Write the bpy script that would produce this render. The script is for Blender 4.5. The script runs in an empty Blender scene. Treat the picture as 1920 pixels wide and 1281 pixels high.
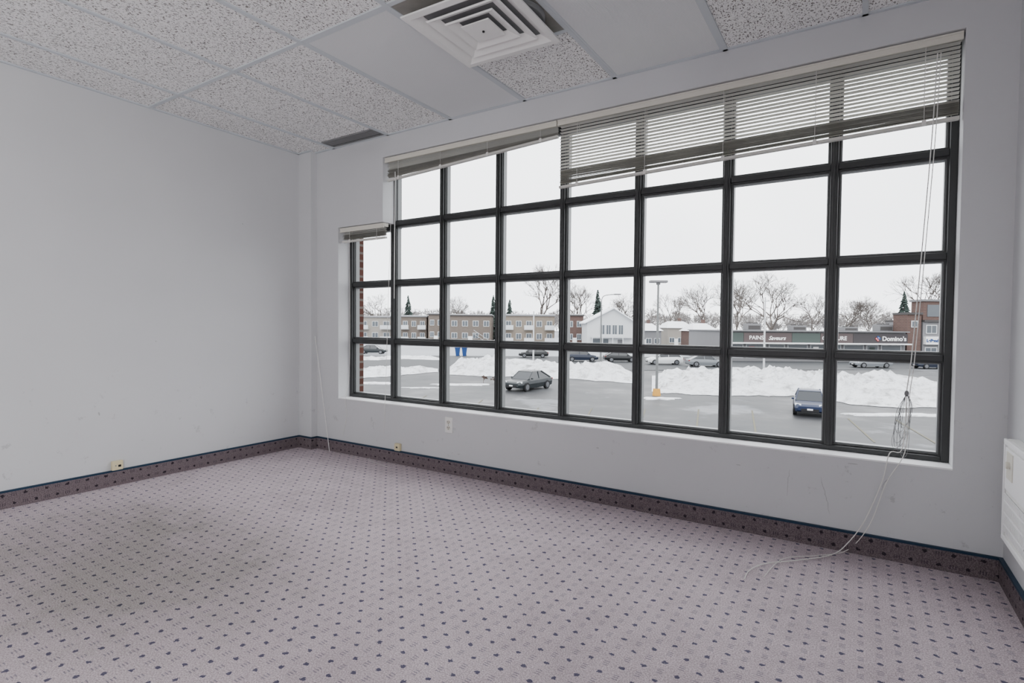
import bpy, bmesh, math, random
import numpy as np
from mathutils import Vector, Matrix, noise
random.seed(7)
C = bpy.context.scene.collection
f=1021.2; YAW=math.radians(32.5282); PIT=math.radians(1.624); ROL=math.radians(-.4823)
CZ=1.0583; D=3.0231; H=2.509; xl=-3.6313; x2=-3.1199; xr=.3551; xc=-3.9011; Xw=-4.0638; xR=.5297
zs=.4463; zm=1.8546; zh=2.3476; xg=-2.4499; FR=.1527; m0=-.1215; mp=.5025; zr0=.4598; zp=.4668; colY=2.9647; bb=.102
G=CZ-4.9
YB=-3.6
Fv=Vector((-math.sin(YAW)*math.cos(PIT),math.cos(YAW)*math.cos(PIT),-math.sin(PIT)))
R0=Vector((math.cos(YAW),math.sin(YAW),0)); U0=R0.cross(Fv)
Rv=R0*math.cos(ROL)-U0*math.sin(ROL); Uv=U0*math.cos(ROL)+R0*math.sin(ROL)
CAM=Vector((0,0,CZ))
def ray(px,py): return Fv+Rv*((px-960)/f)-Uv*((py-640.5)/f)
def atd(px,py,d): return CAM+ray(px,py)*d
def gnd(px,py,z=G):
    r=ray(px,py); return CAM+r*((z-CZ)/r.z)
def onY(px,py,Y):
    r=ray(px,py); return CAM+r*(Y/r.y)
def onX(px,py,X):
    r=ray(px,py); return CAM+r*(X/r.x)

# ---------------- materials
def s2l(c):
    return tuple(((x/255)/12.92 if x/255<=.04045 else ((x/255+.055)/1.055)**2.4) for x in c)
def MM(nt,op,a,b=None,c=None):
    n=nt.nodes.new('ShaderNodeMath'); n.operation=op
    for i,v in enumerate((a,b,c)):
        if v is None: continue
        if isinstance(v,(int,float)): n.inputs[i].default_value=v
        else: nt.links.new(v,n.inputs[i])
    return n.outputs[0]
def newmat(name,rgb,rough=.6,metal=0,var=0.06,vs=6,bump=0,bs=60,spec=.3):
    m=bpy.data.materials.new(name); m.use_nodes=True; nt=m.node_tree; b=nt.nodes['Principled BSDF']
    col=s2l(rgb)
    b.inputs['Roughness'].default_value=rough; b.inputs['Metallic'].default_value=metal
    b.inputs['Specular IOR Level'].default_value=spec
    tc=nt.nodes.new('ShaderNodeTexCoord')
    no=nt.nodes.new('ShaderNodeTexNoise'); no.inputs['Scale'].default_value=vs; no.inputs['Detail'].default_value=3
    nt.links.new(tc.outputs['Object'],no.inputs['Vector'])
    mx=nt.nodes.new('ShaderNodeMix'); mx.data_type='RGBA'
    mx.inputs['A'].default_value=(*[max(0,x*(1-var)) for x in col],1); mx.inputs['B'].default_value=(*[min(1,x*(1+var)) for x in col],1)
    nt.links.new(no.outputs['Fac'],mx.inputs['Factor']); nt.links.new(mx.outputs['Result'],b.inputs['Base Color'])
    if bump:
        n2=nt.nodes.new('ShaderNodeTexNoise'); n2.inputs['Scale'].default_value=bs; n2.inputs['Detail'].default_value=3
        nt.links.new(tc.outputs['Object'],n2.inputs['Vector'])
        bp=nt.nodes.new('ShaderNodeBump'); bp.inputs['Strength'].default_value=bump; bp.inputs['Distance'].default_value=.01
        nt.links.new(n2.outputs['Fac'],bp.inputs['Height']); nt.links.new(bp.outputs['Normal'],b.inputs['Normal'])
    return m
def mixc(nt,fac,a,b):
    mx=nt.nodes.new('ShaderNodeMix'); mx.data_type='RGBA'
    for k,v in (('Factor',fac),('A',a),('B',b)):
        if isinstance(v,(int,float)): mx.inputs[k].default_value=v
        elif isinstance(v,tuple): mx.inputs[k].default_value=(*v,1)
        else: nt.links.new(v,mx.inputs[k])
    return mx.outputs['Result']
def noise_n(nt,vec,scale,detail=3,rough=.5):
    n=nt.nodes.new('ShaderNodeTexNoise'); n.inputs['Scale'].default_value=scale; n.inputs['Detail'].default_value=detail; n.inputs['Roughness'].default_value=rough
    nt.links.new(vec,n.inputs['Vector']); return n.outputs['Fac']
def sstep(nt,x,a,b):
    n=nt.nodes.new('ShaderNodeMapRange'); n.interpolation_type='SMOOTHSTEP'
    nt.links.new(x,n.inputs['Value']); n.inputs['From Min'].default_value=a; n.inputs['From Max'].default_value=b
    return n.outputs['Result']
def base(name,rough=.9,spec=.2):
    m=bpy.data.materials.new(name); m.use_nodes=True; nt=m.node_tree; b=nt.nodes['Principled BSDF']
    b.inputs['Roughness'].default_value=rough; b.inputs['Specular IOR Level'].default_value=spec
    tc=nt.nodes.new('ShaderNodeTexCoord'); sp=nt.nodes.new('ShaderNodeSeparateXYZ'); nt.links.new(tc.outputs['Object'],sp.inputs[0])
    return m,nt,b,tc.outputs['Object'],sp.outputs[0],sp.outputs[1],sp.outputs[2]
def pattern(nt,vec,u,v,p,vert=False):
    n=nt.nodes.new('ShaderNodeTexNoise'); n.inputs['Scale'].default_value=110; n.inputs['Detail'].default_value=2; nt.links.new(vec,n.inputs['Vector'])
    d1=MM(nt,'MULTIPLY',MM(nt,'SUBTRACT',n.outputs['Fac'],.5),.36)
    sc=nt.nodes.new('ShaderNodeSeparateColor'); nt.links.new(n.outputs['Color'],sc.inputs[0])
    d2=MM(nt,'MULTIPLY',MM(nt,'SUBTRACT',sc.outputs[1],.5),.36)
    uu=MM(nt,'DIVIDE',u,p); vv=MM(nt,'DIVIDE',v,p)
    fu=MM(nt,'FLOOR',uu); fv=MM(nt,'FLOOR',vv)
    par=MM(nt,'FLOORED_MODULO',MM(nt,'ADD',fu,fv),2)
    lu=MM(nt,'SUBTRACT',MM(nt,'FRACT',uu),.5); lv=MM(nt,'SUBTRACT',MM(nt,'FRACT',vv),.5)
    au=MM(nt,'ADD',lu,d1); av=MM(nt,'ADD',lv,d2)
    r=MM(nt,'ADD',MM(nt,'POWER',MM(nt,'ABSOLUTE',MM(nt,'DIVIDE',au,.17)),2),MM(nt,'POWER',MM(nt,'ABSOLUTE',MM(nt,'DIVIDE',av,.145)),2))
    dot=MM(nt,'MULTIPLY',MM(nt,'LESS_THAN',r,1),MM(nt,'SUBTRACT',1,par))
    a,b=(lv,lu) if vert else (lu,lv)
    q=MM(nt,'ABSOLUTE',MM(nt,'SUBTRACT',MM(nt,'FRACT',MM(nt,'ADD',MM(nt,'DIVIDE',b,.19),.5)),.5))
    l=MM(nt,'LESS_THAN',q,.2)
    l=MM(nt,'MULTIPLY',l,MM(nt,'LESS_THAN',MM(nt,'ABSOLUTE',a),.17)); l=MM(nt,'MULTIPLY',l,MM(nt,'LESS_THAN',MM(nt,'ABSOLUTE',b),.27))
    return dot,MM(nt,'MULTIPLY',l,par)
def carpet(name,c1,c2,mode):
    m,nt,b,vec,X,Y,Z=base(name,1,.05)
    if mode=='floor': u,v=X,Y
    else: u,v=MM(nt,'ADD',X,Y),Z
    dot,dash=pattern(nt,vec,u,v,.052 if mode=='floor' else .05,mode!='floor')
    fine=noise_n(nt,vec,200,4,.8)
    colr=mixc(nt,sstep(nt,fine,.36,.64),s2l(c1),s2l(c2))
    nav=s2l((40,50,92)) if mode=='floor' else s2l((24,22,34))
    colr=mixc(nt,MM(nt,'MULTIPLY',dot,.82),colr,nav)
    colr=mixc(nt,MM(nt,'MULTIPLY',dash,.5),colr,s2l((66,68,104)) if mode=='floor' else s2l((34,34,48)))
    if mode=='floor':
        big=noise_n(nt,vec,1.6,5,.65)
        med=noise_n(nt,vec,7,5,.7)
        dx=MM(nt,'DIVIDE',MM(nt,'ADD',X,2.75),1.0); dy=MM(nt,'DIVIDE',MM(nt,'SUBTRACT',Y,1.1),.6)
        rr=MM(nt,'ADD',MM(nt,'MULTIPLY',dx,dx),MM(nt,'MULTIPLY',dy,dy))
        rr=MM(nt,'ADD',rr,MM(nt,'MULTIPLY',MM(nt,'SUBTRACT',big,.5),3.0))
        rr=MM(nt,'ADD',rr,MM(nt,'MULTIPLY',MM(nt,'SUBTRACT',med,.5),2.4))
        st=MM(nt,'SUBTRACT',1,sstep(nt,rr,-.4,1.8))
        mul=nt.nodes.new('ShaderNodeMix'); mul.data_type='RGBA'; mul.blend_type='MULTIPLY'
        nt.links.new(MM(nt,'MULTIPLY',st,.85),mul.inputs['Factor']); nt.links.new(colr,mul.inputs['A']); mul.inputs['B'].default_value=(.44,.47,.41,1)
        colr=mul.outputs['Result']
        mul=nt.nodes.new('ShaderNodeMix'); mul.data_type='RGBA'; mul.blend_type='MULTIPLY'
        nt.links.new(MM(nt,'MULTIPLY',sstep(nt,MM(nt,'ADD',MM(nt,'MULTIPLY',big,.6),MM(nt,'MULTIPLY',med,.4)),.40,.66),.5),mul.inputs['Factor']); nt.links.new(colr,mul.inputs['A']); mul.inputs['B'].default_value=(.62,.61,.61,1)
        colr=mul.outputs['Result']
    nt.links.new(colr,b.inputs['Base Color'])
    bp=nt.nodes.new('ShaderNodeBump'); bp.inputs['Strength'].default_value=.8; bp.inputs['Distance'].default_value=.008
    nt.links.new(fine,bp.inputs['Height']); nt.links.new(bp.outputs['Normal'],b.inputs['Normal'])
    return m
M={}
M['carpet']=carpet('carpet',(186,167,175),(255,243,248),'floor')
M['basecarpet']=carpet('base_carpet',(94,83,87),(148,135,139),'wall')
def wallmat():
    m,nt,b,vec,X,Y,Z=base('painted_wall',.75,.2)
    n=noise_n(nt,vec,2.5,3); c=mixc(nt,n,s2l((205,206,208)),s2l((212,213,215)))
    sm=sstep(nt,noise_n(nt,vec,11,6,.8),.61,.66); sm=MM(nt,'MULTIPLY',sm,MM(nt,'SUBTRACT',1,sstep(nt,Z,.3,1.0))); sm=MM(nt,'MULTIPLY',sm,.3)
    wob=MM(nt,'MULTIPLY',MM(nt,'SUBTRACT',noise_n(nt,vec,30,3),.5),.02)
    sc=[]
    for px,py,w_,h_,sl in [(1548,930,.0015,.09,.25),(1478,905,.0012,.07,-.1),(1385,872,.012,.002,.1),(1600,870,.02,.002,.2),(1660,905,.0015,.04,-.4),(1120,840,.010,.003,0),(700,800,.0015,.03,.2)]:
        p=onY(px,py,D); sc.append((X,p.x,p.z,w_,h_,sl))
    for px,py,w_,h_ in [(455,420,.006,.003),(186,776,.004,.012),(292,640,.003,.004)]:
        p=onX(px,py,Xw); sc.append((Y,p.y,p.z,w_,h_,0))
    for A_,u0,z0,w_,h_,sl in sc:
        dz=MM(nt,'SUBTRACT',Z,z0); du=MM(nt,'ADD',MM(nt,'SUBTRACT',A_,u0),MM(nt,'MULTIPLY_ADD',dz,sl,wob))
        q=MM(nt,'ADD',MM(nt,'POWER',MM(nt,'ABSOLUTE',MM(nt,'DIVIDE',du,w_)),2),MM(nt,'POWER',MM(nt,'ABSOLUTE',MM(nt,'DIVIDE',dz,h_)),2))
        sm=MM(nt,'MAXIMUM',sm,MM(nt,'MULTIPLY',MM(nt,'LESS_THAN',q,1),.5))
    c=mixc(nt,sm,c,s2l((126,126,126)))
    nt.links.new(c,b.inputs['Base Color'])
    bp=nt.nodes.new('ShaderNodeBump'); bp.inputs['Strength'].default_value=.08; bp.inputs['Distance'].default_value=.004
    nt.links.new(noise_n(nt,vec,220,2),bp.inputs['Height']); nt.links.new(bp.outputs['Normal'],b.inputs['Normal'])
    return m
M['wall']=wallmat()
def ceilmat():
    m,nt,b,vec,X,Y,Z=base('ceiling_tile',.95,.05)
    mp_=nt.nodes.new('ShaderNodeMapping'); mp_.inputs['Scale'].default_value=(1,.6,1); nt.links.new(vec,mp_.inputs[0])
    n1=noise_n(nt,mp_.outputs[0],135,2,.6); h=sstep(nt,n1,.572,.612)
    n3=noise_n(nt,mp_.outputs[0],300,1,.5); h2=sstep(nt,n3,.62,.68)
    hh=MM(nt,'MAXIMUM',h,MM(nt,'MULTIPLY',h2,.8))
    c=mixc(nt,noise_n(nt,vec,1.5,3),s2l((242,242,241)),s2l((251,251,250)))
    c=mixc(nt,MM(nt,'MULTIPLY',hh,.84),c,s2l((90,84,78)))
    nt.links.new(c,b.inputs['Base Color'])
    bp=nt.nodes.new('ShaderNodeBump'); bp.inputs['Strength'].default_value=.6; bp.inputs['Distance'].default_value=.005; bp.invert=True
    nt.links.new(hh,bp.inputs['Height']); nt.links.new(bp.outputs['Normal'],b.inputs['Normal'])
    return m
M['ceil']=ceilmat()
def lensmat():
    m,nt,b,vec,X,Y,Z=base('prismatic_lens',.5,.3)
    a=MM(nt,'SINE',MM(nt,'MULTIPLY',MM(nt,'ADD',X,Y),520)); c=MM(nt,'SINE',MM(nt,'MULTIPLY',MM(nt,'SUBTRACT',X,Y),520))
    h=MM(nt,'MULTIPLY',a,c)
    col=mixc(nt,MM(nt,'MULTIPLY_ADD',h,.5,.5),s2l((198,200,201)),s2l((244,246,247)))
    nt.links.new(col,b.inputs['Base Color'])
    bp=nt.nodes.new('ShaderNodeBump'); bp.inputs['Strength'].default_value=.3; bp.inputs['Distance'].default_value=.002
    nt.links.new(h,bp.inputs['Height']); nt.links.new(bp.outputs['Normal'],b.inputs['Normal'])
    return m
M['lens']=lensmat()
def brickmat(name,a,b_,mor,sc=1):
    m,nt,b,vec,X,Y,Z=base(name,.9,.1)
    cb=nt.nodes.new('ShaderNodeCombineXYZ'); nt.links.new(MM(nt,'ADD',X,Y),cb.inputs[0]); nt.links.new(Z,cb.inputs[1])
    br=nt.nodes.new('ShaderNodeTexBrick'); nt.links.new(cb.outputs[0],br.inputs['Vector'])
    br.inputs['Color1'].default_value=(*s2l(a),1); br.inputs['Color2'].default_value=(*s2l(b_),1); br.inputs['Mortar'].default_value=(*s2l(mor),1)
    br.inputs['Scale'].default_value=1; br.inputs['Brick Width'].default_value=.2*sc; br.inputs['Row Height'].default_value=.067*sc; br.inputs['Mortar Size'].default_value=.01*sc
    nt.links.new(br.outputs['Color'],b.inputs['Base Color']); return m
M['brick']=brickmat('red_brick',(92,62,55),(76,52,46),(106,98,93))
M['brown_brick']=brickmat('brown_brick',(98,89,82),(90,81,75),(104,97,91),3)
M['beige_brick']=brickmat('beige_brick',(118,108,97),(108,99,90),(124,116,106),3)
M['rust_brick']=brickmat('rust_brick',(88,69,64),(78,61,57),(86,77,73),3)
def asphalt():
    m,nt,b,vec,X,Y,Z=base('wet_asphalt',.6,.3)
    n=noise_n(nt,vec,.14,5,.65); n2=noise_n(nt,vec,8,3,.7)
    c=mixc(nt,sstep(nt,n,.40,.60),s2l((32,33,35)),s2l((60,62,64))); c=mixc(nt,MM(nt,'MULTIPLY',n2,.25),c,s2l((32,32,34)))
    sn=sstep(nt,MM(nt,'ADD',noise_n(nt,vec,.11,6,.65),MM(nt,'MULTIPLY',n2,.03)),.58,.65); c=mixc(nt,MM(nt,'MULTIPLY',sn,.35),c,s2l((140,143,148)))
    nt.links.new(c,b.inputs['Base Color'])
    nt.links.new(MM(nt,'MULTIPLY_ADD',n,.8,.15),b.inputs['Roughness']); return m
M['asphalt']=asphalt()
def snowmat():
    m,nt,b,vec,X,Y,Z=base('snow',.8,.2)
    n=noise_n(nt,vec,.9,6,.7); c=mixc(nt,sstep(nt,n,.46,.7),s2l((222,224,227)),s2l((158,158,158)))
    n2=noise_n(nt,vec,3.5,5,.75); c=mixc(nt,MM(nt,'MULTIPLY',sstep(nt,n2,.56,.70),.7),c,s2l((104,100,95)))
    nt.links.new(c,b.inputs['Base Color'])
    bp=nt.nodes.new('ShaderNodeBump'); bp.inputs['Strength'].default_value=.9; bp.inputs['Distance'].default_value=.25
    nt.links.new(n2,bp.inputs['Height']); nt.links.new(bp.outputs['Normal'],b.inputs['Normal']); return m
M['banksnow']=snowmat()
M['street']=newmat('street_asphalt',(54,56,58),.7,0,.12,.3)
M['snow']=newmat('roof_snow_white',(214,216,220),.7,0,.06,.8,.5,2)
M['dirtysnow']=newmat('trodden_snow',(138,141,145),.7,0,.25,.1)
M['frame']=newmat('dark_frame',(50,52,52),.4,.1,.08,5,spec=.5)
M['bead']=newmat('glazing_bead',(126,129,129),.4,.1,.06,5,spec=.5)
M['sill']=newmat('sill_paint',(248,248,249),.5,0,.03,5)
M['tbar']=newmat('tbar',(200,206,210),.45,0,.04,8)
M['cream']=newmat('cream_slat',(216,215,208),.5,0,.04,8)
M['stack']=newmat('shaded_slat',(158,156,148),.55,0,.15,30)  # same slat paint, darkened to put the gathered stack's shade into the colour
M['cream2']=newmat('cream_rail',(226,223,211),.45,0,.03,8)
M['ivory']=newmat('ivory_plastic',(222,210,172),.4,0,.03,20)
M['white']=newmat('white_plastic',(240,240,237),.4,0,.03,20)
M['black']=newmat('dark_slot',(22,22,22),.6)
M['gray']=newmat('duct_gray',(146,144,138),.7,0,.25,14)
M['navy']=newmat('navy_trim',(22,50,72),.5,0,.08,20)
M['cord']=newmat('cord',(236,235,230),.6,0,.03,20)
M['vent']=newmat('vent_metal',(128,129,130),.6,0,.1,20)
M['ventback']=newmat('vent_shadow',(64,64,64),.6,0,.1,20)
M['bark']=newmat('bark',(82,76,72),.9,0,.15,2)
M['barkfar']=newmat('hazed_bark',(122,118,116),.9,0,.1,2)  # bark greyed, distance haze put into its colour
M['evergreen']=newmat('needles',(52,62,58),.9,0,.3,2)
M['shrub']=newmat('shrub_twigs',(74,58,50),.9,0,.2,2)
M['pole']=newmat('pole_metal',(100,102,102),.4,.4,.05,2)
M['yellow']=newmat('yellow_base',(180,132,54),.7,0,.1,4)
M['glassd']=newmat('dark_pane',(66,72,78),.25,0,.1,.7,spec=.5)
M['whitepaint']=newmat('white_paint',(180,182,184),.6,0,.03,1)
M['graypaint']=newmat('gray_siding',(104,104,106),.7,0,.06,1)
M['beige']=newmat('beige_siding',(130,125,118),.8,0,.06,1)
M['roofd']=newmat('dark_roof',(62,60,60),.8,0,.1,1)
M['tire']=newmat('tire',(22,22,24),.8)
M['hub']=newmat('wheel_hub',(100,102,106),.3,.6)
M['carglass']=newmat('car_glass',(24,29,34),.15,0,.05,1,spec=.5)
M['lampw']=newmat('headlight',(180,184,188),.1)
M['lampr']=newmat('taillight',(110,20,18),.2)
def paint(n,c): return newmat(n,c,.35,.1,.04,1,spec=.4)
M['p_dark']=paint('charcoal_paint',(26,31,34)); M['p_blue']=paint('blue_paint',(20,32,58)); M['p_white']=paint('white_car',(190,193,195))
M['p_navy']=paint('navy_car',(26,32,46)); M['p_black']=paint('black_car',(22,24,26)); M['p_silver']=paint('silver_car',(104,108,112))
M['signdark']=newmat('sign_dark',(46,43,45),.6); M['signmar']=newmat('sign_maroon',(66,57,57),.6); M['signgreen']=newmat('sign_green',(54,63,60),.6)
M['signwhite']=newmat('sign_white',(210,210,210),.5); M['red']=newmat('red_sign',(130,32,34),.5); M['blue']=newmat('blue_sign',(26,56,104),.5)
M['linep']=newmat('faded_yellow_line',(90,87,72),.8,0,.2,4)

# ---------------- mesh helpers
def box(bm,x0,x1,y0,y1,z0,z1,mi=0):
    vs=[bm.verts.new((x,y,z)) for x in (x0,x1) for y in (y0,y1) for z in (z0,z1)]
    for q in ((0,1,3,2),(4,6,7,5),(0,4,5,1),(2,3,7,6),(0,2,6,4),(1,5,7,3)):
        fc=bm.faces.new([vs[i] for i in q]); fc.material_index=mi
    return vs
def tube(bm,pts,rad,n=6,cap=True):
    pts=[Vector(p) for p in pts]; rs=rad if isinstance(rad,(list,tuple)) else [rad]*len(pts)
    rings=[]; prev=None
    for i,p in enumerate(pts):
        t=(pts[min(i+1,len(pts)-1)]-pts[max(i-1,0)])
        if t.length<1e-9: t=Vector((0,0,1))
        t.normalize()
        a=t.orthogonal().normalized() if prev is None else (prev-t*prev.dot(t))
        if a.length<1e-6: a=t.orthogonal()
        a.normalize(); prev=a; b=t.cross(a)
        rings.append([bm.verts.new(p+(a*math.cos(k*2*math.pi/n)+b*math.sin(k*2*math.pi/n))*rs[i]) for k in range(n)])
    for i in range(len(rings)-1):
        for k in range(n): bm.faces.new((rings[i][k],rings[i][(k+1)%n],rings[i+1][(k+1)%n],rings[i+1][k]))
    if cap: bm.faces.new(rings[0][::-1]); bm.faces.new(rings[-1])
def spline(pts,k=6):
    pts=[Vector(p) for p in pts]; P=[pts[0]]+pts+[pts[-1]]; out=[]
    for i in range(1,len(P)-2):
        for j in range(k):
            t=j/k; a,b,c,d=P[i-1],P[i],P[i+1],P[i+2]
            out.append(.5*((2*b)+(c-a)*t+(2*a-5*b+4*c-d)*t*t+(-a+3*b-3*c+d)*t**3))
    out.append(pts[-1]); return out
def cyl(bm,c,r,h,axis='z',n=20):
    c=Vector(c); d={'x':Vector((1,0,0)),'y':Vector((0,1,0)),'z':Vector((0,0,1))}[axis]
    tube(bm,[c-d*h/2,c+d*h/2],r,n)
def obj(name,bm,mats,parent=None,world=False,smooth=False,bevel=0):
    me=bpy.data.meshes.new(name)
    bmesh.ops.recalc_face_normals(bm,faces=bm.faces[:])
    bm.to_mesh(me); bm.free()
    for m in (mats if isinstance(mats,list) else [mats]): me.materials.append(M[m])
    if smooth:
        for p in me.polygons: p.use_smooth=True
    o=bpy.data.objects.new(name,me); C.objects.link(o)
    if parent:
        o.parent=parent
        if world: o.location=-parent.location
    if bevel:
        b=o.modifiers.new('b','BEVEL'); b.width=bevel; b.segments=2; b.limit_method='ANGLE'
    return o
def BM(): return bmesh.new()
def boxes(name,lst,mats,parent=None,**k):
    bm=BM()
    for b in lst: box(bm,*b)
    return obj(name,bm,mats,parent,**k)
def tag(o,label,cat,group=None,kind=None):
    o['label']=label; o['category']=cat
    if group: o['group']=group
    if kind: o['kind']=kind
    return o
def thing(name,label,cat,loc=(0,0,0),rz=0,group=None):
    o=bpy.data.objects.new(name,None); C.objects.link(o); o.location=loc; o.rotation_euler=(0,0,rz); o.empty_display_size=.1
    return tag(o,label,cat,group)
def struct(o,label=None):
    o['kind']='structure'
    return o
def text(body,size,mat,loc,parent,name='lettering',shear=0,ext=.02,bold=0,align='LEFT',rot=(math.pi/2,0,0)):
    cu=bpy.data.curves.new(name,'FONT'); cu.body=body; cu.size=size; cu.extrude=ext; cu.shear=shear; cu.offset=bold; cu.align_x=align
    t=bpy.data.objects.new('tmp',cu); C.objects.link(t); bpy.context.view_layer.update()
    me=bpy.data.meshes.new_from_object(t.evaluated_get(bpy.context.evaluated_depsgraph_get()))
    bpy.data.objects.remove(t); me.materials.clear(); me.materials.append(M[mat])
    o=bpy.data.objects.new(name,me); C.objects.link(o); o.parent=parent; o.location=loc; o.rotation_euler=rot
    return o

# ---------------- room shell
T=.20; T2=.272
struct(boxes('floor',[(Xw-.1,xR+.1,YB-.1,D+T,-.1,0)],'carpet'))
struct(boxes('ceiling',[(Xw-.1,xR+.1,YB-.1,D+T,H,H+.1)],'ceil'))
struct(boxes('wall_left',[(Xw-.1,Xw,YB,D+T,0,H)],'wall'))
struct(boxes('wall_corner',[(Xw,xc,colY,D,0,H)],'wall'))
struct(boxes('wall_right',[(xR,xR+.1,YB,D+T,0,H)],'wall'))
struct(boxes('wall_back',[(Xw,xR,YB-.1,YB,0,H)],'wall'))
def ring(y0,y1,za,zb,xa,xb,x2_=x2,zm_=zm):
    return [(xa,xl,y0,y1,za,zb),(xl,x2_,y0,y1,zm_,zb),(x2_,xr,y0,y1,zh,zb),(xr,xb,y0,y1,za,zb),(xl,xr,y0,y1,za,zs)]
struct(boxes('wall_window',ring(D,D+T,0,H,Xw,xR),'wall'))
struct(boxes('wall_exterior',ring(D+T,D+T2,-3.85,H+1.2,Xw-3,xR+3,x2-.3,zm+.03),'brick'))
struct(boxes('trim_1',[(xl,xr,D-.003,D+T,zs-.001,zs+.006)],'sill'))
t=.014
def baseb(name,l):
    o=struct(boxes(name,[(a,b,c,d,0,bb-.010) for a,b,c,d in l],'basecarpet'))
    return o
baseb('baseboard_window',[(xc+t,xR-t,D-t,D)])
baseb('baseboard_left',[(Xw,Xw+t,YB,colY)])
baseb('baseboard_corner',[(Xw+t,xc+t,colY-t,colY),(xc,xc+t,colY,D)])
baseb('baseboard_right',[(xR-t,xR,YB,D)])
e=.002
struct(boxes('trim_2',[(a,b,c,d,bb-.010,bb) for a,b,c,d in [(xc+t,xR-t,D-t-e,D),(Xw,Xw+t+e,YB,colY),(Xw+t,xc+t+e,colY-t-e,colY),(xc,xc+t+e,colY,D),(xR-t-e,xR,YB,D)]],'navy'))
gx=[xg+.61*k for k in range(-2,5)]; gy=[D-1.22*k for k in range(1,6)]
L=[]
for x in gx: L.append((x-.012,x+.012,YB,D,H-.008,H))
for y in gy: L.append((Xw,xR,y-.012,y+.012,H-.0075,H))
xs=[xg+.61,xg+1.22]
L.append((xs[0],xs[1],D-.61-.012,D-.61+.012,H-.0075,H))
L+=[(Xw,xR,D-.02,D,H-.008,H),(Xw,Xw+.02,YB,colY,H-.008,H),(xR-.02,xR,YB,D,H-.008,H),(Xw,xc+.02,colY-.02,colY,H-.008,H)]
struct(boxes('trim_3',L,'tbar'))
def light(k,label):
    x0=xg+.61*k+.012; x1=x0+.61-.024; y0=D-1.22+.012; y1=D-.02
    th=thing('ceiling_light',label,'ceiling light',((x0+x1)/2,(y0+y1)/2,H))
    w=.012
    boxes('frame',[(x0,x1,y0,y0+w,H-.007,H-.0005),(x0,x1,y1-w,y1,H-.007,H-.0005),(x0,x0+w,y0+w,y1-w,H-.007,H-.0005),(x1-w,x1,y0+w,y1-w,H-.007,H-.0005)],'tbar',th,world=True)
    boxes('diffuser',[(x0+w,x1-w,y0+w,y1-w,H-.005,H-.001)],'lens',th,world=True)
light(0,'flat prismatic ceiling light panel left of the square air diffuser')
light(2,'flat prismatic ceiling light panel right of the square air diffuser, above the large blind')
# air diffuser
cx=(xs[0]+xs[1])/2; cy=D-.61-.305
th=thing('air_diffuser','white square louvred air diffuser hanging loose below its ceiling opening','air diffuser',(cx+.01,cy+.01,H-.055),math.radians(2))
def sqring(bm,a0,z0,a1,z1):
    p=[(-1,-1),(1,-1),(1,1),(-1,1)]
    A=[bm.verts.new((x*a0,y*a0,z0)) for x,y in p]; B=[bm.verts.new((x*a1,y*a1,z1)) for x,y in p]
    for k in range(4): bm.faces.new((A[k],A[(k+1)%4],B[(k+1)%4],B[k]))
bm=BM(); sqring(bm,.272,.002,.272,-.006); sqring(bm,.272,-.006,.240,-.008); sqring(bm,.240,-.008,.200,.018); sqring(bm,.272,.002,.200,.020)
obj('frame',bm,'white',th)
for a in (.192,.132):
    bm=BM(); sqring(bm,a-.045,.018,a,-.003); sqring(bm,a,-.003,a-.006,-.009); sqring(bm,a-.006,-.009,a-.050,.014); obj('louvre',bm,'white',th)
bm=BM(); box(bm,-.075,.075,-.075,.075,-.008,-.002); obj('centre_plate',bm,'white',th)
bm=BM(); cyl(bm,(0,0,-.010),.006,.006,'z',12); obj('screw',bm,'black',th)
bm=BM(); box(bm,-.21,.21,-.21,.21,.0205,.023); obj('backing',bm,'vent',th)
th=thing('duct_collar','grey flexible duct collar showing above the loose air diffuser','duct',(cx,cy,H-.018))
bm=BM(); box(bm,-.293,.293,-.293,.293,.014,.0175); obj('plenum_panel',bm,'gray',th)
bm=BM()
tube(bm,[(.12,.06,z) for z in (-.012,-.006,0,.006,.012)],[.163,.17,.163,.17,.165],28)
obj('duct',bm,'vent',th)
# linear grille near wall
th=thing('slot_vent','narrow dark slotted return grille in the ceiling at the window wall corner','vent',(gx[0]+.33,D-.1,H))
x0,x1,y0,y1=gx[0]+.03,gx[0]+.6,D-.16,D-.035
boxes('frame',[(x0,x1,y0,y0+.01,H-.009,H-.0005),(x0,x1,y1-.01,y1,H-.009,H-.0005),(x0,x0+.01,y0+.01,y1-.01,H-.009,H-.0005),(x1-.01,x1,y0+.01,y1-.01,H-.009,H-.0005)],'vent',th,world=True)
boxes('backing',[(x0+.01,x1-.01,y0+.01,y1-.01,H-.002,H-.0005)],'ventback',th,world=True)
boxes('louvre',[(x0+.01,x1-.01,y0+.014+k*.013,y0+.021+k*.013,H-.006,H-.003) for k in range(7)],'vent',th,world=True)

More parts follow.
